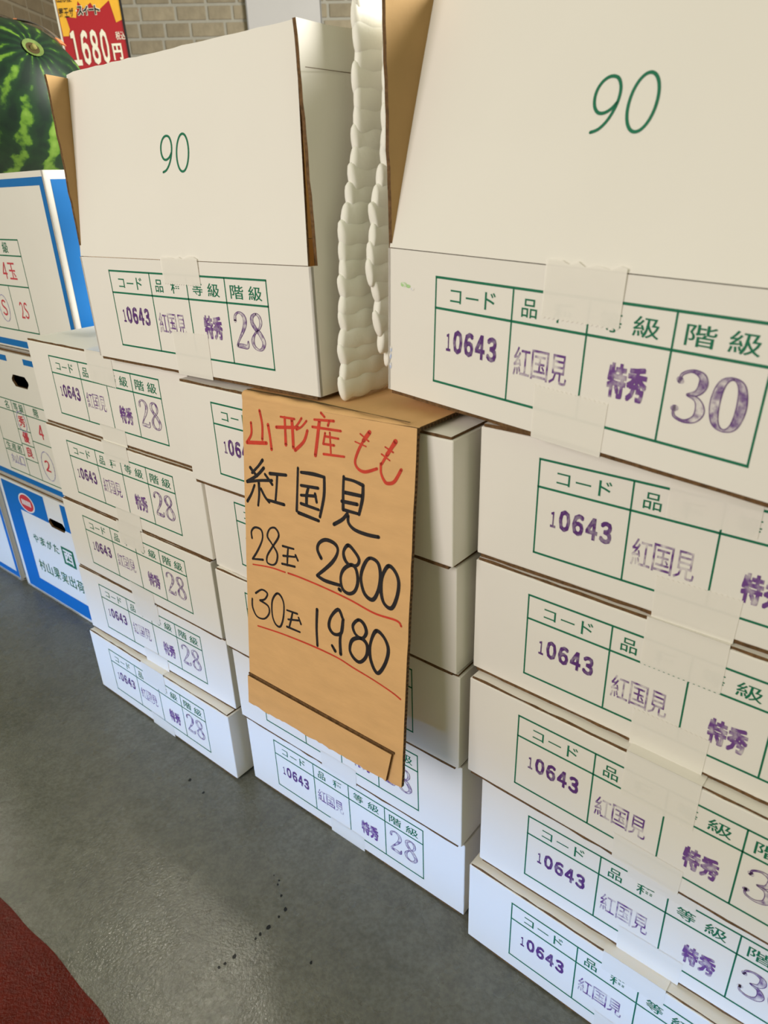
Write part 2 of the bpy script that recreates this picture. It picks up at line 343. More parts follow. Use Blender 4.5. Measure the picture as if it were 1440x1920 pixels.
DIG = {  # centre lines with stroke widths, in a 0.6 x 1 box
 '3': [[(.07, .77, .03), (.10, .90, .04), (.28, .985, .05), (.46, .92, .12), (.50, .76, .16), (.42, .60, .10), (.24, .53, .03)],
       [(.24, .53, .03), (.44, .47, .09), (.53, .28, .17), (.46, .10, .12), (.27, .015, .05), (.08, .07, .04), (.04, .20, .03)],
       [(.05, .79, .10), (.10, .76, .10)], [(.03, .22, .10), (.09, .23, .10)]],
 '0': [[(.30, .985, .04), (.13, .86, .13), (.07, .5, .17), (.13, .14, .13), (.30, .015, .04), (.47, .14, .13), (.53, .5, .17), (.47, .86, .13), (.30, .985, .04)]],
 '2': [[(.08, .74, .10), (.11, .90, .06), (.28, .985, .05), (.46, .90, .11), (.50, .74, .14), (.40, .52, .10), (.20, .27, .05), (.07, .10, .04)], [(.06, .06, .10), (.30, .06, .13), (.50, .06, .10), (.55, .22, .03)]],
 '8': [[(.30, .985, .05), (.13, .90, .10), (.11, .74, .12), (.24, .58, .12), (.40, .45, .13), (.52, .25, .13), (.45, .08, .09), (.29, .015, .05), (.11, .09, .09), (.06, .25, .11), (.17, .44, .05), (.38, .60, .05), (.47, .76, .09), (.43, .92, .08), (.30, .985, .05)]]}
def stamp_size(txt, y0=.0595, y1=.099):
    g = G(); mp = lambda u, v: FR(0.0003)(u, -v); mq = lambda u, v: FR(0.0004)(u, -v); x = .3035; cw = .0245; hh = y1 - y0
    for c in txt:
        for st in DIG[c]:
            P = [(x + a * cw / .62, -y1 + b * hh) for a, b, _ in st]; Wd = [w_ * cw / .62 * 1.0 for *_, w_ in st]
            Lf, Rt = ribbon(g, P, Wd, mp, 0)
            for e in (Lf, Rt): ribbon(g, e, .0007, mq, 1, sm=False, cap=False)
        x += cw + .0030
    return g.mesh('size_stamp', [M['purple_fill'], M['purple']])
code_me, var_me = stamp_code(), stamp_variety(); var2_me = stamp_variety(.073, .100)
grade_hi, grade_lo = stamp_grade(.066, .0935), stamp_grade(.076, .1035)
size_me = {'28': stamp_size('28', .058, .099), '30': stamp_size('30', .0605, .0985)}

def tape_mesh(v0, v1, seed, wrap_top=False, wrap_bottom=False, x0=.1825, x1=.2530):
    """tape on the front face from v0 to v1, saw-toothed on its free end"""
    rg = random.Random(seed); g = G(); e = 0.0006; n = 16
    bend = rg.uniform(-.002, .002)
    if wrap_top:
        top = [(x1, v0), (x0, v0)]; low = []
        for i in range(n * 2 + 1): t = i / (n * 2); low.append((x0 + (x1 - x0) * t, v1 + (0.0007 if i % 2 else -0.0007) + bend * t))
        poly = low + top
    else:
        low = [(x0 + .001, v1), (x1 - .001, v1)]; up_ = []
        for i in range(n * 2 + 1): t = 1 - i / (n * 2); up_.append((x0 + (x1 - x0) * t, v0 + (0.0007 if i % 2 else -0.0007) + bend * t))
        poly = low + up_
    g.face([(u, -e, H - v) for u, v in poly])
    if wrap_top: g.face([(x0, -e, H + .0014), (x1, -e, H + .0014), (x1, .07, H + .0014), (x0, .07, H + .0014)])
    if wrap_bottom: g.face([(x0 + .001, -e + .0004, -GAP + .0012), (x1 - .001, -e + .0004, -GAP + .0012), (x1 - .001, .05, -GAP + .0011), (x0 + .001, .05, -GAP + .0011)][::-1])
    return g.mesh('tape', [M['tape']])

LABELS = {
 'L1': ('fully visible white carton stamped 28, topmost of the left stack, pale lid showing', '28'),
 'L2': ('white carton stamped 28, second from the top of the left stack', '28'),
 'L3': ('white carton stamped 28, middle one of the left stack of five', '28'),
 'L4': ('white carton stamped 28 resting on the bottom carton of the left stack', '28'),
 'L5': ('white carton stamped 28 on the floor at the foot of the left stack', '28'),
 'M1': ('white carton carrying the brown price sign, top of the middle stack', '28'),
 'M2': ('white carton behind the price sign, second from the top of the middle stack', '28'),
 'M3': ('white carton behind the lower half of the price sign, third in the middle stack', '28'),
 'M4': ('white carton just under the bottom end of the price sign, second from the floor', '28'),
 'M5': ('white carton stamped 28 standing on the floor below the brown price sign', '28'),
 'R1': ('white carton directly under the big open carton stamped 30', '30'),
 'R2': ('white carton, second closed one from the top of the right stack', '30'),
 'R3': ('white carton with a creased tape strip, third closed one down in the right stack', '30'),
 'R4': ('white carton set slightly back above the lowest carton of the right stack', '30'),
 'R5': ('white carton on the floor at the foot of the right stack', '30')}
POSE = {  # x, y, yaw, z, rx, ry
 'L1': (-.5871, 1.1959, -.6895, .5841, 0, .0019), 'L2': (-.5899, 1.1955, -.6911, .4385, 0, -.001), 'L3': (-.5956, 1.2015, -.6931, .2930, 0, -.003),
 'L4': (-.5989, 1.2047, -.6750, .1468, 0, .003), 'L5': (-.6067, 1.2015, -.6951, .0008, 0, -.0005),
 'M1': (-.2625, .9079, -.7018, .5755, 0, -.0025), 'M2': (-.2528, .9229, -.7150, .4300, 0, -.005), 'M3': (-.2553, .9167, -.69, .2895, 0, .003),
 'M4': (-.2491, .9229, -.6921, .1447, 0, -.003), 'M5': (-.2446, .9297, -.686, .0008, 0, -.0005),
 'R1': (.0952, .6439, -.7117, .5855, 0, .008), 'R2': (.0941, .6461, -.7295, .4392, 0, .005), 'R3': (.0888, .635, -.733, .2945, 0, .005),
 'R4': (.1059, .6313, -.7068, .1462, 0, .002), 'R5': (.093, .6288, -.7201, .0008, 0, 0)}
#        top tape end v, bottom tape start v
TAPES = {'L1': (.048, .117), 'L2': (.030, .117), 'L3': (.040, .118), 'L4': (.043, .116), 'L5': (.044, .117), 'M1': (.042, .110), 'M2': (.042, .11), 'M3': (.04, .112),
 'M4': (.038, .114), 'M5': (.020, .116), 'R1': (.046, .103), 'R2': (.050, .102), 'R3': (.056, .110), 'R4': (.028, .108), 'R5': (.030, .110)}
for i, (k, (x, y, yaw, z, rx, ry)) in enumerate(POSE.items()):
    lab, size = LABELS[k]
    r = empty('fruit_carton', box_matrix(x, y, yaw, z - (.0008 if k[1] == '5' else 0), rx, ry))
    tag(r, lab, 'carton', 'closed white peach cartons in three stacks')
    link('carton_body', body_me, r); link('bottom_flap', bottom_me, r); link('bottom_flap', bottom2_me, r); link('lid_flap', lid_me, r)
    link('printed_table', table_me, r); link('code_stamp', code_me, r); link('variety_stamp', var2_me if k[0] == 'R' and k != 'R5' else var_me, r)
    link('grade_stamp', grade_lo if k[0] != 'T' else grade_hi, r); link('size_stamp', size_me[size], r)
    a, b = TAPES[k]
    link('tape', tape_mesh(-.0013, a, i, wrap_top=True), r); link('tape', tape_mesh(b, H + GAP - .0012, i + 50, wrap_bottom=True), r)
    if k in ('R1', 'R2', 'R3'):   # a second wider strip stuck lower on these
        pass

# ---------------------------------------------------------------- opened cartons on top
HO = H - 0.004
def open_carton(mw, size, crease, lean, hf, uL, uR, leftflap, rightflap, label):
    r = empty('open_carton', mw); tag(r, label, 'carton', 'opened white cartons on top of the stacks')
    t = 0.0035; top = H - crease
    g = G()   # four walls and a floor, hollow
    g.slab([(0, 0, 0), (W, 0, 0), (W, 0, top), (0, 0, top)], (0, -1, 0), t, 0, 1, 0)
    g.slab([(W, 0, 0), (W, D, 0), (W, D, top), (W, 0, top)], (1, 0, 0), t, 0, 1, 0)
    g.slab([(W, D, 0), (0, D, 0), (0, D, top), (W, D, top)], (0, 1, 0), t, 0, 1, 0)
    g.slab([(0, D, 0), (0, 0, 0), (0, 0, top), (0, D, top)], (-1, 0, 0), t, 0, 1, 0)
    g.slab([(0.002, 0.002, .001 + t), (W - .002, 0.002, .001 + t), (W - .002, D - .002, .001 + t), (0.002, D - .002, .001 + t)], (0, 0, 1), t, 1, 0, 2)
    link('carton_body', g.mesh('carton_body', [M['carton'], M['kraft_in'], M['kraft_edge']]), r)
    link('bottom_flap', bottom_me, r); link('bottom_flap', bottom2_me, r); link('printed_table', table_me, r); link('code_stamp', code_me, r); link('variety_stamp', var_me, r)
    link('grade_stamp', grade_hi, r); link('size_stamp', size_me[size], r)
    link('tape', tape_mesh(crease + .001, .0335 if size == '28' else .0415, 90 + int(size), wrap_top=False) if False else tape_top(crease, .033 if size == '28' else .0415, 90 + int(size)), r)
    link('tape', tape_mesh(.090 if size == '28' else .098, H + GAP - .0012, 120 + int(size), wrap_bottom=True), r)
    # front flap, leaning back about the crease
    ca, sa = math.cos(lean), math.sin(lean)
    fp = lambda u, s, e=0.0: (u, s * sa - e * ca, top + s * ca + e * sa)
    n = 24; g = G(); outl = [(0.002, 0.0008), (W - .004, 0.0008)] + [(W - .004 + (uR - W + .004) * k / 6, hf * k / 6) for k in range(2, 7)]
    rg = random.Random(int(size))
    outl += [(uR + (uL - uR) * k / n, hf + rg.uniform(-.0006, .0006)) for k in range(1, n)] + [(uL, hf - .002), (uL * .5 + .001, hf * .5)]
    # build as a grid-free polygon slab, thickness 3 mm backwards
    g.slab([fp(u, s) for u, s in outl], (0, -ca, sa), 0.003, 0, 1, 2)
    fo = link('front_flap', g.mesh('front_flap', [M['carton'], M['kraft_in'], M['kraft_edge']]), r)
    g = G(); mp = lambda u, s: fp(u, s, .0004)   # the printed 90
    ribbon(g, [(.2085, .1160), (.2050, .1120), (.2000, .1095), (.1950, .1098), (.1910, .1135), (.1890, .1195), (.1895, .1260), (.1930, .1315), (.1985, .1340), (.2045, .1325), (.2082, .1270), (.2092, .1200), (.2078, .1120), (.2040, .1040), (.1985, .0985), (.1925, .0965)], .0024, mp)
    c0 = [(.2290 + .0108 * math.cos(a_), .1150 + .0192 * math.sin(a_)) for a_ in [2 * math.pi * k / 20 for k in range(21)]]
    ribbon(g, [(p[0], p[1]) for p in c0], .0024, mp, cap=False)
    link('printed_number', g.mesh('printed_number', [M['green']]), fo)
    g = G(); g.face([fp(0.01, .0030, .0003), fp(W - .02, .0030, .0003), fp(W - .02, .0035, .0003), fp(.01, .0035, .0003)])
    # side flaps as bilinear sheets: hinge at the body's top edge, upper corners given
    for nm, (nb, fb, nt_, ft), nrm, nice in (('side_flap',) + leftflap, ('side_flap',) + rightflap):
        g = G(); nv = 10; t_ = V(nrm) * 0.0045
        quad = lambda a, b: V(nb).lerp(V(fb), a).lerp(V(nt_).lerp(V(ft), a), b)
        rg = random.Random(5); jag = [rg.uniform(-.0007, .0007) for _ in range(40)]
        pts = {}
        for i in range(9):
            for j in range(17):
                p = quad(i / 8, j / 16)
                if i == 0: p = p + V((0, jag[j], 0))
                if j == 16: p = p + V((0, 0, jag[i + 20] * 1.5))
                pts[i, j] = p
        for i in range(8):
            for j in range(16):
                o4 = [pts[i, j], pts[i + 1, j], pts[i + 1, j + 1], pts[i, j + 1]]
                if nrm[0] < 0: o4 = o4[::-1]
                g.face(o4, 0); g.face([p - t_ for p in o4][::-1], 1)
        for j in range(16):
            a, b = pts[0, j], pts[0, j + 1]; g.face([a, b, b - t_, a - t_], 2)
            a, b = pts[8, j], pts[8, j + 1]; g.face([a, a - t_, b - t_, b], 2)
        for i in range(8):
            a, b = pts[i, 16], pts[i + 1, 16]; g.face([a, a - t_, b - t_, b][::-1], 2)
        link(nm, g.mesh(nm, [M['carton'], M['kraft_in'], M['kraft_edge']]), r)
    g = G(); g.slab([(0.004, D, top), (0.004, D + .06, top + .2), (W - .004, D + .06, top + .2), (W - .004, D, top)][::-1], (0, .2, -.06), .003, 0, 1, 2); link('back_flap', g.mesh('back_flap', [M['carton'], M['kraft_in'], M['kraft_edge']]), r)
    return r, fp
def tape_top(crease, v1, seed):
    g = G(); rg = random.Random(seed); e = .0006; x0, x1 = .1825, .2530; n = 32
    low = [(x0 + (x1 - x0) * i / n, v1 + (.0007 if i % 2 else -.0007)) for i in range(n + 1)]
    tp = [(x1 + .001 - (x1 - x0) * i / 10, crease - .004 + rg.uniform(-.0022, .0022)) for i in range(11)]
    g.face([(u, -e - (.0012 if v < crease else 0), H - v) for u, v in low + tp])
    return g.mesh('tape', [M['tape']])
zt = H - .006
o1, _ = open_carton(box_matrix(-.3995, 1.0181, -.6834, .7272, 0, -.004), '28', .006, .165, .2194, -.006, .4016,
    (((0, .002, zt), (0, D, zt), (.001, .002, zt + .211), (-.09, D, zt + .212)), (-1, 0, 0), 0),
    (((W, .010, zt), (W, D, zt), (W - .004, .010, zt + .210), (W + .02, D, zt + .205)), (1, 0, 0), 0),
    'open white carton stamped 28 with raised flap marked 90, spanning left and middle stacks')
g = G(); g.face([(W + .0006, .012, zt + .172), (W + .0016, .2, zt + .172), (W + .0016, .2, zt + .1726), (W + .0006, .012, zt + .1726)][::-1]); link('crease_line', g.mesh('crease_line', [M['kraft_edge']]), o1)
zt = H - .0015
o2, _ = open_carton(box_matrix(.0094, .7235, -.8377, .7416, -.006, .0385), '30', .0015, .278, .2194, -.0085, .43,
    (((0, .001, zt), (0, D, zt), (-.010, .001, zt + .222), (.006, D, zt + .215)), (-1, 0, 0), 0),
    (((W, .006, zt), (W, D, zt), (W + .004, .006, zt + .210), (W + .03, D, zt + .205)), (1, 0, 0), 0),
    'open white carton stamped 30 with raised flap marked 90, on the right stack')
g = G(); mp = FR(.0003)
for u, v, r_, mi in ((.022, .033, .0035, 0), (.028, .034, .0025, 0), (.034, .036, .0018, 1), (.0035, .105, .0012, 1), (.0038, .115, .0012, 1), (.0042, .098, .0012, 1)):
    g.face([mp(u + r_ * 1.3 * math.cos(k * .7), v + r_ * (3 if mi and u < .01 else .7) * math.sin(k * .7)) for k in range(9)][::-1], mi)
link('ink_smudge', g.mesh('ink_smudge', [M['smudge'], M['smudge_b']]), o2)
# ---------------------------------------------------------------- handwritten cardboard price sign
so, sa_, sb = V((-.16348, .81503, .7155)), V((.74621, -.66415, .04564)), V((-.06533, -.14129, -.98781))
sn = sb.cross(sa_).normalized()
if sn.y > 0: sn = -sn
SW, SH = .2655, .4097
mw = Matrix(((sa_.x, -sn.x, -sb.x, so.x), (sa_.y, -sn.y, -sb.y, so.y), (sa_.z, -sn.z, -sb.z, so.z), (0, 0, 0, 1)))
sg = empty('price_sign', mw); tag(sg, 'brown cardboard sign with handwritten peach prices hanging from the middle stack', 'sign')
KB = [M['kraft'], M['kraft_in'], M['kraft_edge']]
rg = random.Random(2)
def edge_pts(a, b, n, j): return [(a[0] + (b[0] - a[0]) * k / n + rg.uniform(-j, j), a[1] + (b[1] - a[1]) * k / n + rg.uniform(-j, j)) for k in range(n)]
P = edge_pts((0.001, .004), (0, SH), 20, .0004) + edge_pts((0.006, SH), (SW - .004, SH - .001), 26, .0010) + edge_pts((SW, SH - .002), (SW, .006), 20, .0004) + edge_pts((SW, .003), (0.001, .003), 6, .0)
g = G(); g.slab([(u, 0, -v) for u, v in P], (0, -1, 0), .0045, 0, 1, 2)
link('front_panel', g.mesh('front_panel', KB), sg)
# visible flutes on the right-hand cut edge
g = G()
k = 0; v = .008
while v < SH - .006:
    g.box((SW - .0002, .0008, -v - .0022), (SW + .0005, .0036, -v)); v += .0052
link('corrugation', g.mesh('corrugation', [mat('flute_hollow', (70, 50, 32), .95)]), sg)['kind'] = 'stuff'
# folded-up lower strip
low = edge_pts((.001, SH + .001), (.252, SH - .003), 44, .0011)
g = G(); g.slab([(u, -.0042, -v) for u, v in [(.2525, .3690), (.0015, .3700)] + low], (0, -1, 0), .004, 0, 1, 2)
link('folded_strip', g.mesh('folded_strip', KB), sg)
g = G(); g.box((.0, -.0014, -.3698), (.254, .0002, -.3672)); link('fold_shadow', g.mesh('crease', [M['kraft_edge']]), sg).name = 'crease'  # dark strip painting the shadow along the fold
# rounded fold and top panel lying on the carton
yaw = math.atan2(sa_.y, sa_.x); top_mw = Matrix.Translation(so) @ Matrix.Rotation(yaw, 4, 'Z') @ Matrix.Rotation(-.016, 4, 'Y')
rel = mw.inverted() @ top_mw
g = G(); R_ = .0055; n = 6; prof = [(-.0005, -.006)] + [(R_ - R_ * math.cos(a) - .0005, -.004 + R_ * math.sin(a) + .0035) for a in [math.pi / 2 * k / n for k in range(n + 1)]] + [(.12, .0050), (.235, .0052)]
th = []
for i, (d, z) in enumerate(prof):
    a = prof[max(i - 1, 0)]; b = prof[min(i + 1, len(prof) - 1)]; dx, dz = b[0] - a[0], b[1] - a[1]; l = math.hypot(dx, dz); th.append((d + dz / l * .004, z - dx / l * .004))
NX = 18
def xs(i): return .001 + (SW - .001) * i / NX
def wob(i, j): return .0009 * math.sin(i * 1.7 + .5) if 0 < j < len(prof) - 2 else 0
for i in range(NX):
    for j in range(len(prof) - 1):
        q = [(xs(i), prof[j][0], prof[j][1] + wob(i, j)), (xs(i + 1), prof[j][0], prof[j][1] + wob(i + 1, j)), (xs(i + 1), prof[j + 1][0], prof[j + 1][1] + wob(i + 1, j + 1)), (xs(i), prof[j + 1][0], prof[j + 1][1] + wob(i, j + 1))]
        g.face(q, 0); g.face([(xs(i), *th[j]), (xs(i), *th[j + 1]), (xs(i + 1), *th[j + 1]), (xs(i + 1), *th[j])], 1)
for j in range(len(prof) - 1):
    for X, rv in ((xs(0), 1), (xs(NX), 0)):
        q = [(X, *prof[j]), (X, *th[j]), (X, *th[j + 1]), (X, *prof[j + 1])]; g.face(q if not rv else q[::-1], 2)
g.face([(xs(0), *prof[-1]), (xs(NX), *prof[-1]), (xs(NX), *th[-1]), (xs(0), *th[-1])], 2)
tp = link('top_panel', g.mesh('top_panel', [M['kraft'], M['kraft_in'], M['kraft_edge']]), sg); tp.matrix_local = rel
g = G(); d = .006
while d < .2: g.box((SW - .0006, d, .0008), (SW + .0006, d + .0024, .0036)); d += .0052
q = link('corrugation', g.mesh('corrugation', [bpy.data.materials['flute_hollow']]), sg); q.matrix_local = rel; q['kind'] = 'stuff'
# dark crushed line behind the fold
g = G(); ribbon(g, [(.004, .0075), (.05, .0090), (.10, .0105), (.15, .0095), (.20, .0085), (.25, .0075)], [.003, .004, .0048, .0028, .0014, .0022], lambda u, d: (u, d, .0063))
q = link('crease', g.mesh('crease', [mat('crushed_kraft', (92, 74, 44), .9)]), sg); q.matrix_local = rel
STROKES = [[0,42,[[328,140],[373,301],[368,472]]],[0,42,[[166,303],[169,436],[83,552]]],[0,42,[[83,552],[442,507]]],[0,42,[[476,287],[508,424],[532,567]]],[0,42,[[620,295],[992,249]]],[0,42,[[766,165],[774,314],[782,473]]],[0,42,[[886,180],[899,332],[908,486]]],[0,42,[[1137,264],[1079,393],[938,512]]],[0,42,[[1325,128],[1301,292],[1265,517]]],[0,28,[[695,166],[929,162]]],[0,28,[[1043,139],[998,196],[954,240]]],[0,28,[[1123,159],[1043,234],[961,274]]],[0,28,[[1348,42],[1403,80]]],[0,28,[[1245,127],[1543,105]]],[0,28,[[1478,108],[1455,166]]],[0,28,[[1216,210],[1647,197]]],[0,28,[[1413,250],[1386,373]]],[0,28,[[1409,285],[1614,283]]],[0,28,[[1398,371],[1551,364]]],[0,28,[[1484,235],[1505,473]]],[0,28,[[1391,483],[1702,462]]],[0,48,[[2051,152],[2010,202],[1969,252]]],[0,48,[[2396,196],[2345,269],[2291,345]]],[0,34,[[1969,252],[1900,368],[1859,489],[1905,556],[2004,571],[2163,510]]],[0,18,[[1924,186],[2042,246]]],[0,18,[[1854,277],[2007,305]]],[0,18,[[2264,270],[2371,308]]],[0,18,[[2219,349],[2330,397]]],[0,34,[[2291,345],[2223,452],[2216,443],[2220,543],[2272,622],[2321,634],[2400,598],[2481,465]]],[1,40,[[365,722],[283,810],[165,911]]],[1,40,[[132,852],[189,894],[256,935]]],[1,40,[[384,815],[256,928],[66,1039]]],[1,40,[[66,1042],[300,983],[529,940]]],[1,40,[[404,886],[534,988]]],[1,40,[[287,1012],[290,1149],[266,1300]]],[1,40,[[205,1058],[143,1178],[61,1288]]],[1,40,[[324,1081],[396,1165],[473,1218]]],[1,40,[[493,862],[780,829]]],[1,40,[[624,860],[610,1010],[589,1171]]],[1,40,[[440,1194],[740,1191]]],[1,40,[[982,710],[969,969],[957,1219]]],[1,40,[[1032,750],[1230,735],[1404,738]]],[1,40,[[1404,738],[1401,953],[1339,1206]]],[1,40,[[987,1234],[1319,1256]]],[1,40,[[1031,902],[1308,881]]],[1,40,[[1030,1017],[1270,980]]],[1,40,[[1151,905],[1125,995],[1121,1111]]],[1,40,[[1029,1115],[1319,1128]]],[1,40,[[1260,954],[1286,1047]]],[1,40,[[1699,677],[1693,826],[1696,1043]]],[1,40,[[1699,697],[1842,697],[1979,720]]],[1,40,[[1979,720],[1974,863],[1930,1046]]],[1,40,[[1720,847],[1968,838]]],[1,40,[[1676,954],[1901,942]]],[1,40,[[1696,1043],[1921,1042]]],[1,40,[[1761,1070],[1689,1155],[1560,1241]]],[1,40,[[1770,1096],[1781,1176],[1872,1230],[2049,1242],[2212,1229]]],[1,27,[[132,1752],[124,1665],[197,1597],[313,1604],[333,1710],[246,1876],[134,2027]]],[1,27,[[134,2027],[336,1985]]],[1,27,[[636,1604],[576,1519],[475,1550],[427,1655],[504,1730],[603,1830],[589,1944],[520,2003],[417,1999],[419,1910],[514,1775],[636,1604]]],[1,27,[[705,1711],[899,1699]]],[1,27,[[802,1709],[790,1812],[784,1938]]],[1,27,[[713,1832],[919,1793]]],[1,27,[[689,1940],[918,1916]]],[1,27,[[930,1767],[972,1825]]],[1,27,[[177,2479],[300,2395],[405,2417],[355,2507],[259,2554]]],[1,27,[[259,2554],[412,2581],[433,2675],[335,2783],[190,2797],[108,2695],[105,2577]]],[1,27,[[580,2364],[496,2488],[492,2672],[547,2779],[639,2789],[699,2653],[713,2469],[659,2372],[580,2364]]],[1,27,[[768,2524],[955,2512]]],[1,27,[[868,2532],[844,2621],[810,2731]]],[1,27,[[789,2640],[976,2593]]],[1,27,[[765,2746],[1001,2739]]],[1,27,[[976,2553],[1019,2627]]],[1,42,[[1361,1690],[1301,1603],[1330,1515],[1438,1451],[1582,1466],[1621,1549],[1527,1704],[1296,1920]]],[1,42,[[1296,1920],[1432,1945],[1664,1932]]],[1,42,[[1777,1430],[1714,1510],[1725,1593],[1791,1646],[1909,1628],[1943,1548],[1860,1465],[1777,1430]]],[1,42,[[1827,1643],[1718,1724],[1672,1839],[1703,1961],[1798,1991],[1889,1934],[1932,1807],[1901,1673],[1827,1643]]],[1,42,[[2092,1495],[2007,1615],[1976,1765],[2034,1919],[2151,1955],[2225,1833],[2253,1657],[2214,1517],[2092,1495]]],[1,42,[[2357,1511],[2279,1650],[2268,1820],[2316,1945],[2419,1968],[2487,1822],[2504,1653],[2450,1546],[2357,1511]]],[1,42,[[1650,1982],[1673,1994]]],[1,42,[[1297,2345],[1289,2583],[1304,2808]]],[1,42,[[1709,2317],[1640,2234],[1525,2363],[1496,2496],[1576,2561],[1693,2505],[1719,2329]]],[1,42,[[1719,2329],[1696,2473],[1675,2603],[1688,2777]]],[1,42,[[1548,2719],[1599,2771]]],[1,42,[[1952,2258],[1871,2353],[1911,2444],[2013,2460],[2074,2372],[2035,2282],[1952,2258]]],[1,42,[[1995,2467],[1866,2535],[1831,2670],[1899,2752],[1993,2762],[2083,2652],[2088,2515],[1995,2467]]],[1,42,[[2215,2301],[2141,2467],[2137,2632],[2195,2760],[2268,2792],[2360,2637],[2396,2461],[2331,2340],[2215,2301]]],[0,18,[[138,2099],[473,2048],[743,2036]]],[0,22,[[798,2031],[1023,2026],[1432,2035],[1818,2059],[2182,2102],[2491,2085],[2560,2129]]],[0,20,[[205,2926],[683,2874],[1231,2843],[1639,2843],[1887,2874],[2176,2903],[2454,2945],[2589,2981]]]]
GL = [G() for _ in range(8)]
def slot(col, wd, pts):   # heading, two underlines, variety name, two price rows
    n = len(pts); my = sum(p[1] for p in pts) / n
    if col == 0: return 0 if wd in (42, 28, 48, 34) or (wd == 18 and n == 2) else (2 if wd == 20 else 1)
    if wd == 40: return 3
    mx_ = sum(p[0] for p in pts) / n
    return (4 if my < ROWCUT(mx_) else 5) + (2 if mx_ < 1050 else 0)
ROWCUT = lambda x: 2150 + .13 * x
rw = random.Random(4); dep = 0
for col, wd, pts in STROKES:
    p = [(a / 1e4, b / 1e4) for a, b in pts]; wb = wd / 1e4; dep += 1
    wds = [wb * rw.uniform(.85, 1.15) for _ in p]
    if len(p) > 2 and p[0] == p[-1]: wds[-1] = wds[0]
    ribbon(GL[slot(col, wd, pts)], p, wds, lambda u, v, e=.0003 + dep * 2e-6: (u, -e, -v))
for k, nm in enumerate(('red_heading', 'red_underline', 'red_underline', 'variety_name', 'price_figures', 'price_figures', 'peach_count', 'peach_count')):
    q = link(nm, GL[k].mesh(nm, [M['red_pen'] if k < 3 else M['black_pen']]), sg); q['label'] = ['red handwritten heading naming the growing region', 'upper red underline', 'lower red underline', 'black handwritten variety name', 'black handwritten price 2800', 'black handwritten price 1980', 'black handwritten count 28', 'black handwritten count 30'][k]

# ---------------------------------------------------------------- blue and white apple cartons at the left
BW, BH, BD = .545, .318, .36
BO = V((-.9647, 1.6485, 0)); BY = -.6908
bmw = lambda z, du=0.0, dd=0.0: Matrix.Translation(BO) @ Matrix.Rotation(BY, 4, 'Z') @ Matrix.Translation((du, dd, z))
def bmp(e=.0003): return lambda u, v: (u, -e, v)
def rect(g, x0, x1, z0, z1, mp, mi=0): g.face([mp(x0, z0), mp(x1, z0), mp(x1, z1), mp(x0, z1)], mi)
def big_box(mw_, label, h, hole=None, open_top=False):
    r = empty('blue_white_carton', mw_); tag(r, label, 'carton', 'large blue and white fruit cartons')
    g = G(); t = .005
    fx = [0, BW]; fz = [0, h]
    if hole:   # front wall built around the hand hole, hole ring as an octagon
        x0, x1, z0, z1 = hole; c = .4 * (z1 - z0)
        ring = [(x0 + c, z0), (x1 - c, z0), (x1, z0 + c), (x1, z1 - c), (x1 - c, z1), (x0 + c, z1), (x0, z1 - c), (x0, z0 + c)]
        out = [(x0 + c, 0), (x1 - c, 0), (BW, 0), (BW, h), (x1 - c, h), (x0 + c, h), (0, h), (0, 0)]
        for i in range(8):
            j = (i + 1) % 8; a, b, c_, d_ = out[i], out[j], ring[j], ring[i]
            g.face([(a[0], 0, a[1]), (b[0], 0, b[1]), (c_[0], 0, c_[1]), (d_[0], 0, d_[1])], 0)
            g.face([(d_[0], 0, d_[1]), (c_[0], 0, c_[1]), (c_[0], t, c_[1]), (d_[0], t, d_[1])], 2)
            g.face([(a[0], t, a[1]), (d_[0], t, d_[1]), (c_[0], t, c_[1]), (b[0], t, b[1])], 1)
    else:
        g.slab([(0, 0, 0), (BW, 0, 0), (BW, 0, h), (0, 0, h)], (0, -1, 0), t, 0, 1, 0)
    g.slab([(BW, 0, 0), (BW, BD, 0), (BW, BD, h), (BW, 0, h)], (1, 0, 0), t, 0, 1, 0)
    g.slab([(BW, BD, 0), (0, BD, 0), (0, BD, h), (BW, BD, h)], (0, 1, 0), t, 0, 1, 0)
    g.slab([(0, BD, 0), (0, 0, 0), (0, 0, h), (0, BD, h)], (-1, 0, 0), t, 0, 1, 0)
    g.slab([(0, BD, .001), (BW, BD, .001), (BW, 0, .001), (0, 0, .001)], (0, 0, -1), .004, 0, 3, 2)
    zt = h - .024 if open_top else h
    g.slab([(.001, .001, zt), (BW - .001, .001, zt), (BW - .001, BD - .001, zt), (.001, BD - .001, zt)], (0, 0, 1), .004, 0, 3, 2)
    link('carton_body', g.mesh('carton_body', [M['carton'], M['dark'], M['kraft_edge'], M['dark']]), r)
    if not open_top:
        g = G(); g.box((.004, .0025, h + .0006), (BW - .004, BD - .004, h + .0052), mats6=[0, 0, 1, 1, 1, 1]); link('lid_flap', g.mesh('lid_flap', [M['carton'], M['kraft_edge']]), r)
    g = G(); mp = lambda d, v: (BW + .0004, d, v); rect(g, .011, BD - .011, .014, h - .014, mp); link('blue_side_print', g.mesh('blue_side_print', [M['blue']]), r)
    return r
gt = M['green']
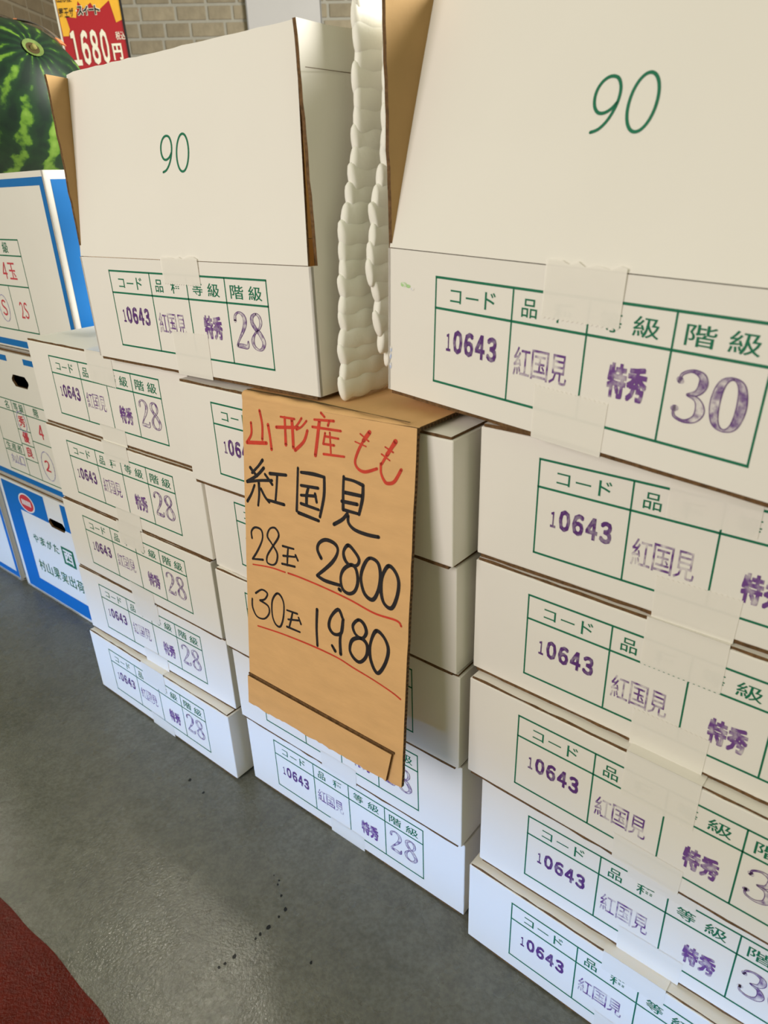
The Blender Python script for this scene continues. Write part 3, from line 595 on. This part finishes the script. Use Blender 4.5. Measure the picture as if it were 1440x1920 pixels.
# top box, open, holding the watermelon
b1 = big_box(bmw(.6535), 'topmost large blue and white carton with a watermelon in it', .324, None, True)
z0_ = .6535; mp = lambda u, z: (u, -.0004, z - z0_)
g = G(); rect(g, .004, .5405, .955, .968, mp); rect(g, .5270, .5405, .6615, .955, mp); rect(g, .004, .018, .6615, .955, mp); rect(g, .018, .527, .6615, .675, mp)
link('blue_border', g.mesh('blue_border', [M['blue']]), b1)
g = G()
for z in (.867, .8385, .7825, .696): rect(g, .08, .403, z - .0012, z + .0012, mp)
for u, za, zb in ((.4023, .696, .867), (.3195, .696, .7825), (.2365, .696, .7825), (.16, .696, .7825), (.08, .696, .867), (.16, .7825, .867)): rect(g, u - .0008, u + .0008, za, zb, mp)
for c, a, b in (('等', .20, .222), ('級', .335, .357), ('品', .095, .115), ('種', .125, .147)): put(g, c, a, b, .843, .863, mp, 0, .006)
link('printed_table', g.mesh('printed_table', [gt]), b1)
for cs, z_a, z_b in (((('4', .312, .330), ('玉', .337, .366)), .795, .826), ((('S', .270, .290),), .722, .754), ((('2', .347, .360), ('S', .363, .378)), .722, .754), ((('M', .190, .212),), .722, .754), ((('L', .11, .128),), .722, .754)):
    g = G()
    for c, a, b in cs: put(g, c, a, b, z_a, z_b, mp, 0, .006)
    link('red_stamp', g.mesh('red_stamp', [M['redprint']]), b1)
g = G(); ribbon(g, [(.280 + .020 * math.cos(a), .737 + .026 * math.sin(a)) for a in [2 * math.pi * k / 16 for k in range(17)]], .0016, lambda u, z: (u, -.0006, z - z0_), cap=False)
link('pencil_ring', g.mesh('pencil_ring', [M['violet_pen']]), b1)
# middle box
b2 = big_box(bmw(.3265), 'middle large blue and white carton with a dark hand hole and grade table', .3175, (.2275, .3000, .5705 - .3265, .5965 - .3265))
mp2 = lambda u, z: (u, -.0004, z - .3265)
g = G(); rect(g, .004, .2265, .6235, .6360, mp2); rect(g, .300, .5405, .6235, .6360, mp2); rect(g, .527, .5405, .3315, .6235, mp2); rect(g, .004, .018, .3315, .6235, mp2); rect(g, .018, .527, .3315, .3450, mp2)
link('blue_border', g.mesh('blue_border', [M['blue']]), b2)
g = G()
for z, a, b in ((.5335, .06, .46), (.5075, .06, .46), (.354, .10, .46), (.4675, .193, .2515), (.4330, .193, .2515), (.3960, .193, .2515), (.4270, .10, .193), (.4030, .10, .193), (.4490, .2515, .46)): rect(g, a, b, z - .0011, z + .0011, mp2)
for u, za, zb in ((.193, .354, .5335), (.2515, .354, .5335), (.10, .354, .5075), (.06, .5075, .5335), (.46, .354, .5335), (.36, .4490, .5335)): rect(g, u - .0008, u + .0008, za, zb, mp2)
for c, a, b in (('品', .10, .118), ('名', .160, .178), ('等', .200, .219), ('級', .225, .245), ('階', .290, .310), ('級', .40, .42)): put(g, c, a, b, .511, .530, mp2, 0, .006)
for k, c in enumerate('生産者'): put(g, c, .110 + k * .026, .132 + k * .026, .406, .424, mp2, 0, .004)
link('printed_table', g.mesh('printed_table', [gt]), b2)
for c, a, b, z_a, z_b in (('秀', .208, .236, .476, .502), ('優', .208, .236, .439, .465), ('良', .208, .236, .403, .429), ('4', .292, .312, .462, .495), ('2', .283, .305, .385, .412)):
    g = G(); put(g, c, a, b, z_a, z_b, mp2, 0, .015); link('red_stamp', g.mesh('red_stamp', [M['redprint']]), b2)
g = G(); me_ = lambda u, z: (u, -.0006, z - .3265)
ribbon(g, [(.296 + .026 * math.cos(a), .398 + .034 * math.sin(a)) for a in [2 * math.pi * k / 16 for k in range(17)]], .002, me_, cap=False)
link('pencil_ring', g.mesh('pencil_ring', [M['violet_pen']]), b2); g = G()
ribbon(g, [(.222 + .020 * math.cos(a), .488 + .024 * math.sin(a)) for a in [2 * math.pi * k / 16 for k in range(17)]], .002, me_, cap=False)
link('pencil_ring', g.mesh('pencil_ring', [M['violet_pen']]), b2); g = G()
for k in range(3): put(g, '丸山口'[k], .118 + k * .022, .138 + k * .022, .372, .396, me_, 0, .0)
link('grower_stamp', g.mesh('grower_stamp', [M['violet_pen']]), b2)
# bottom box
b3 = big_box(bmw(-.0035), 'bottom large blue carton with green lettering, standing on the floor', .3175, (.2265, .3020, .2360, .2590))
mp3 = lambda u, z: (u, -.0004, z + .0035); M['white_p'] = M['carton']
g = G(); rect(g, .018, .088, .004, .3075, mp3); rect(g, .088, .2265, .2400, .3075, mp3); rect(g, .3020, .527, .2400, .3075, mp3); rect(g, .457, .527, .001, .2400, mp3); rect(g, .088, .457, .004, .045, mp3)
link('blue_border', g.mesh('blue_border', [M['blue']]), b3)
g = G(); mq = lambda u, z: (u, -.0006, z + .0035)
for i, c in enumerate('やまがた'): put(g, c, .118 + i * .0325, .143 + i * .0325, .160, .184, mq, 0, .012)
link('green_lettering', g.mesh('green_lettering', [gt]), b3); g = G()
for i, c in enumerate('村山果実出荷'): put(g, c, .110 + i * .0365, .140 + i * .0365, .078, .110, mq, 0, .006)
link('green_lettering', g.mesh('green_lettering', [gt]), b3); g = G(); rect(g, .2560, .3110, .141, .1885, mq); link('green_square', g.mesh('green_square', [gt]), b3)
g = G(); mq2 = lambda u, z: (u, -.0008, z + .0035); put(g, '西', .2630, .3040, .147, .183, mq2, 0, .03); link('white_character', g.mesh('white_character', [M['carton']]), b3)
g = G(); el = lambda r, e: g.face([(.131 + .039 * r * math.cos(k * math.pi / 12), -e, .2710 + .0250 * r * math.sin(k * math.pi / 12)) for k in range(24)][::-1] if False else [(.131 + .039 * r * math.cos(k * math.pi / 12), -e, .2710 + .0250 * r * math.sin(k * math.pi / 12)) for k in range(24)], 0 if r == 1 else 1)
el(1, .0006); el(.86, .0008)
for i in range(6): rect(g, .108 + i * .0078, .1135 + i * .0078, .264, .278, lambda u, z: (u, -.001, z), 0)
link('oval_emblem', g.mesh('oval_emblem', [M['carton'], mat('emblem_red', (214, 60, 70), .5)]), b3)
# next carton further left, only its right end shows
b4 = big_box(bmw(-.0035, -.573, -.002), 'large blue and white carton mostly cut off by the left edge', .3175)
g = G(); rect(g, .004, .5405, .004, .020, mp3); rect(g, .527, .5405, .020, .3075, mp3); rect(g, .004, .018, .02, .3075, mp3); rect(g, .018, .527, .294, .3075, mp3); link('blue_border', g.mesh('blue_border', [M['blue']]), b4)

# ---------------------------------------------------------------- watermelon
def melon_mat():
    m = mat('watermelon_rind', (30, 62, 34), 0.5, 0, spec=0.3); nt = m.node_tree; N = nt.nodes; L = nt.links; b = N['Principled BSDF']
    def math_(op, a, b_=None, c=None):
        n = N.new('ShaderNodeMath'); n.operation = op
        for i, x in enumerate((a, b_, c)):
            if x is None: continue
            if isinstance(x, (int, float)): n.inputs[i].default_value = x
            else: L.new(x, n.inputs[i])
        return n.outputs[0]
    tc = N.new('ShaderNodeTexCoord'); sp = N.new('ShaderNodeSeparateXYZ'); L.new(tc.outputs['Object'], sp.inputs[0])
    n1 = N.new('ShaderNodeTexNoise'); n1.inputs['Scale'].default_value = 22; n1.inputs['Detail'].default_value = 5; L.new(tc.outputs['Object'], n1.inputs['Vector'])
    n2 = N.new('ShaderNodeTexNoise'); n2.inputs['Scale'].default_value = 90; n2.inputs['Detail'].default_value = 3; L.new(tc.outputs['Object'], n2.inputs['Vector'])
    n3 = N.new('ShaderNodeTexNoise'); n3.inputs['Scale'].default_value = 26; n3.inputs['Detail'].default_value = 2; L.new(tc.outputs['Object'], n3.inputs['Vector'])
    ang = math_('ARCTAN2', sp.outputs['Y'], sp.outputs['X'])
    a2 = math_('ADD', math_('MULTIPLY', ang, 15.0), math_('MULTIPLY', math_('SUBTRACT', n1.outputs[0], .5), 6.5))
    s = math_('SINE', a2)
    # blotchy light patches strung along each stripe
    v = math_('ADD', s, math_('MULTIPLY', math_('SUBTRACT', n3.outputs[0], .5), 4.2)); v = math_('ADD', v, math_('MULTIPLY', math_('SUBTRACT', n2.outputs[0], .5), 1.4))
    hz = math_('MULTIPLY', math_('MAXIMUM', math_('SUBTRACT', sp.outputs['Z'], .06), .0), 9.0); v = math_('SUBTRACT', v, hz)
    cr = N.new('ShaderNodeValToRGB'); L.new(math_('MULTIPLY', math_('ADD', v, 1.6), .31), cr.inputs[0]); e = cr.color_ramp.elements
    e[0].position = .0; e[0].color = lin((17, 36, 27)); e[1].position = .50; e[1].color = lin((26, 54, 30))
    for p, c in ((.58, (54, 88, 32)), (.68, (92, 128, 42)), (.95, (118, 150, 64))): q = e.new(p); q.color = lin(c)
    L.new(cr.outputs[0], b.inputs['Base Color']); return m
RM = .157
wm = empty('watermelon', Matrix.Translation((-.752, 1.742, 1.1145)) @ V((.598, -.547, .586)).to_track_quat('Z', 'Y').to_matrix().to_4x4())
tag(wm, 'large striped green watermelon resting in the top blue and white carton', 'watermelon')
bm = bmesh.new(); bmesh.ops.create_uvsphere(bm, u_segments=48, v_segments=32, radius=RM)
for v in bm.verts:
    a = math.atan2(v.co.y, v.co.x); r2 = math.hypot(v.co.x, v.co.y) / RM; k = 1 + .008 * math.sin(9 * a) * r2
    v.co.x *= k; v.co.y *= k
    if v.co.z > 0 and r2 < .16: v.co.z -= .007 * (1 - r2 / .16) ** .8
for f in bm.faces: f.smooth = True
me = bpy.data.meshes.new('rind'); bm.to_mesh(me); bm.free(); me.materials.append(melon_mat()); link('rind', me, wm)
g = G(); g.tube([(0, 0, RM - .008), (.001, .001, RM - .002), (.003, .0, RM + .0025)], [.007, .005, .0055], 10); link('stem_stub', g.mesh('stem_stub', [mat('dry_stem', (142, 134, 80), .9, .002, 120, .2, 90)], True), wm)
g = G(); ring = [(.0130, RM - .0030), (.0200, RM - .0008)]
for k in range(20):
    a, b = 2 * math.pi * k / 20, 2 * math.pi * (k + 1) / 20
    g.face([(ring[0][0] * math.cos(a), ring[0][0] * math.sin(a), ring[0][1]), (ring[1][0] * math.cos(a), ring[1][0] * math.sin(a), ring[1][1]), (ring[1][0] * math.cos(b), ring[1][0] * math.sin(b), ring[1][1]), (ring[0][0] * math.cos(b), ring[0][0] * math.sin(b), ring[0][1])])
    g.face([(ring[0][0] * math.cos(b), ring[0][0] * math.sin(b), ring[0][1] + .0003), (0, 0, RM - .0042), (ring[0][0] * math.cos(a), ring[0][0] * math.sin(a), ring[0][1] + .0003)][::-1], 1)
link('stem_hollow', g.mesh('stem_hollow', [mat('pale_ring', (104, 122, 62), .7, vary=.2, vscale=80), mat('brown_hollow', (74, 60, 34), .9)]), wm)
# curved card sticker lying over the back of the melon
wc = V((-.752, 1.742, 1.1145)); g = G(); n = 14
def sp_(px, r): 
    d = fw + rt * (px[0] - 720) / F_PX + up * (960 - px[1]) / F_PX; return d
card = []
for k in range(n + 1):
    t = k / n; az = math.radians(196 - 78 * t); el_ = math.radians(57 - 12 * t)
    card.append((az, el_))
vr = rt; vu = V((0, .25, .97)).normalized(); vf = vr.cross(vu) * -1
for k in range(n):
    for j in range(2): pass
pts_c = []
for k in range(n + 1):
    t = k / n; th_ = math.radians(80 - 36 * t)      # round the upper outline of the melon, seen from the shop aisle
    base = V((math.cos(th_), .05, math.sin(th_))).normalized()
    lift = .004 + .004 * math.sin(t * math.pi)
    pts_c.append((wc + base * (RM + lift), base))
g = G(); wv = V((0, 1, 0)) * .03
for k in range(n):
    (p, b_), (q, c_) = pts_c[k], pts_c[k + 1]; mi = 1 if k in (0, n - 1, n - 2) else 0
    g.face([p, q, q + wv, p + wv], mi); g.face([p - b_ * .002, p + wv - b_ * .002, q + wv - c_ * .002, q - c_ * .002], mi); g.face([p, p - b_ * .002, q - c_ * .002, q], mi)
st = link('card_sticker', g.mesh('card_sticker', [mat('grey_card', (92, 84, 78), .5), mat('orange_card', (214, 128, 84), .5)]), wm); st.matrix_parent_inverse = wm.matrix_world.inverted()
tag(st, 'grey curved card with orange ends')

# ---------------------------------------------------------------- red price board behind the melon
PY = 2.5; bo = V((-.903, PY, 1.18)); PWd = .192
ps = empty('price_board', Matrix.Translation(bo) @ Matrix.Rotation(-.02, 4, 'Y')); tag(ps, 'red and yellow printed price board reading 1680 yen behind the watermelon', 'sign')
g = G(); g.box((0, 0, 0), (PWd, .004, .36)); me = g.mesh('board', [mat('board_white', (232, 228, 220), .5)]); bevel(me, .001, 1); link('board', me, ps)
RD = mat('board_red', (172, 18, 30), .45); YL = mat('board_yellow', (238, 178, 50), .45, vary=.08, vscale=20); WH = mat('board_lettering', (240, 232, 216), .5); BK = mat('board_black', (22, 20, 22), .5)
pz = lambda py: 1.4568 + .045 - (py) * .001395 - .045 - 1.18     # height on the board from the print layout
mpb = lambda e: (lambda x, y: (.0045 + x * PWd / 115.5, -e, pz(y)))     # print layout in its own units: 115 wide
g = G(); mr = mpb(.0006); rect(g, 1.5, 114, 160, -160, mr); link('red_ground', g.mesh('red_ground', [RD]), ps)
g = G(); my = mpb(.0010)
for poly in ([(0, -160), (115, -160), (114, 40), (101, 45), (95, 6), (70, 25), (62, 8), (48, 18), (40, 4), (32, 33), (14, 30), (17, 52), (13, 64), (3, 64)],): g.face([my(x, y) for x, y in poly][::-1])
link('yellow_burst', g.mesh('yellow_burst', [YL]), ps)
g = G(); mt = mpb(.0018); fl_ = lambda f: (lambda x, y: f(x, -y))
for i, c in enumerate('1680'): put(g, c, 14 + i * 17.5, 28 + i * 17.5, -118, -55, fl_(mt), 0, .03)
put(g, '円', 86, 103, -112, -82, fl_(mt), 0, .03); put(g, '税', 96, 104, -76, -61, fl_(mt), 0, .01); put(g, '込', 105, 112.5, -76, -61, fl_(mt), 0, .01)
link('white_lettering', g.mesh('white_lettering', [WH]), ps)
g = G(); ml = mpb(.0022); gw = G(); mw2 = mpb(.0014)
for i, c in enumerate('羅王ザ'): put(g, c, 4 + i * 9, 12 + i * 9, -31, -15, fl_(ml), 0, .01)
for i, c in enumerate('スイート'):
    xx = 37 + i * 10; (x0, x1, ya, yb) = (xx, xx + 9, -29, -13) if c != 'ー' else (xx, xx + 9, -21.5, -18.5)
    put(g, c, x0, x1, ya, yb, fl_(ml), 0, .03); put(gw, c, x0 - .9, x1 + .9, ya - .9, yb + .9, fl_(mw2), 0, .09)
put(gw, '・', 33.5, 36, -22, -19, fl_(mw2), 0, .02)
for i, c in enumerate('山形産'): put(g, c, 4 + i * 9, 12 + i * 9, -5, 8, fl_(ml), 0, .01)
link('black_lettering', g.mesh('black_lettering', [BK]), ps); link('white_outline', gw.mesh('white_outline', [WH]), ps)
g = G(); g.box((PWd - .0005, -.002, 0), (PWd + .004, .006, .36)); link('edge_strip', g.mesh('edge_strip', [BK]), ps)
g = G(); g.tube([(PWd / 2, .012, -1.183), (PWd / 2, .012, .2)], [.008, .008], 12); g.tube([(PWd / 2, .012, -1.1835), (PWd / 2, .012, -1.165)], [.10, .10], 24); link('stand_pole', g.mesh('stand_pole', [mat('stand_metal', (150, 150, 152), .4)]), ps)

# ---------------------------------------------------------------- foam nets squeezed between the two open cartons
def foam_net(origin, direction, prof, width, pitch, label, bulge, zb, seed):
    """a sheet of foam netting: soft strands lying side by side, fused where they touch, rounded bumps along the free edge"""
    d = V((direction[0], direction[1], 0)).normalized(); nrm = V((d.y, -d.x, 0))
    r = empty('foam_net', Matrix.Translation(origin)); tag(r, label, 'foam net', 'white foam fruit nets between the open cartons')
    g = G(); z = zb; k = 0; rg_ = random.Random(seed); zt_ = prof[-1][1]; n = 30; tot = width + .01
    while z < zt_:
        for (ua, za), (ub, zb_) in zip(prof, prof[1:]):
            if za <= z <= zb_: u0 = ua + (ub - ua) * (z - za) / max(zb_ - za, 1e-6); break
        calm = max(0.0, min(1.0, (z - .20) / .08)); u0 += .0012 * rg_.uniform(-1, 1); pts = []; rad = []
        tilt = -.10 * (1 - calm)                       # strands dip towards the free edge lower down
        for i in range(n + 1):
            t = (i / n) ** 1.25; u = u0 + (width) * t; ph = u * 2 * math.pi / .030 + (math.pi if k % 2 else 0)
            zz = z + .0011 * math.sin(ph) * (1 - .6 * calm) + tilt * -1 * (u - u0) * .35
            off = bulge * math.sin(t * math.pi) + .0004 * math.sin(k * 2.1 + t * 3) + .0004 * math.sin(ph * .5 + k)
            pts.append(d * u + nrm * off + V((0, 0, zz)))
            rr = pitch * (.84 + .06 * calm) * (1 + .045 * math.cos(ph))
            edge = i / 3.0
            if i == 0: rr *= .35
            elif i == 1: rr *= .78
            elif i == 2: rr *= .98
            rad.append(rr)
        g.tube(pts, rad, 12, squash=.30 + .08 * (1 - calm)); z += pitch * rg_.uniform(.97, 1.03); k += 1
    link('netting', g.mesh('netting', [M['foam']], True), r)['kind'] = 'stuff'
    return r
foam_net((-.0387, .7464, .7292), (.67, .742), [(-.006, -.01), (-.0064, .0027), (-.0025, .0479), (.0011, .0804), (.0049, .1327), (.0051, .153), (.0079, .1677), (.0125, .1772), (.0183, .1916), (.0247, .2058), (.0304, .2294), (.0344, .2525), (.0376, .2751), (.0371, .297), (.0410, .3145), (.0391, .3227), (.0412, .3598), (.042, .385)],
    .095, .0170, 'white foam net sheet beside the left open carton, reaching from the sign up', .003, .0085, 11)
foam_net((0, .752, .7292), (.677, .736), [(.0150, .02), (.0150, .0365), (.0031, .0493), (-.0015, .073), (-.0007, .086), (-.0004, .1052), (-.0090, .112), (-.011, .1175), (-.0102, .1297), (-.0078, .1422), (-.0031, .1667), (.0014, .1908), (.0087, .2086), (.016, .2282), (.026, .3335), (.03, .36)],
    .060, .0170, 'second white foam net tucked against the brown flap of the right open carton', .002, .040, 12)
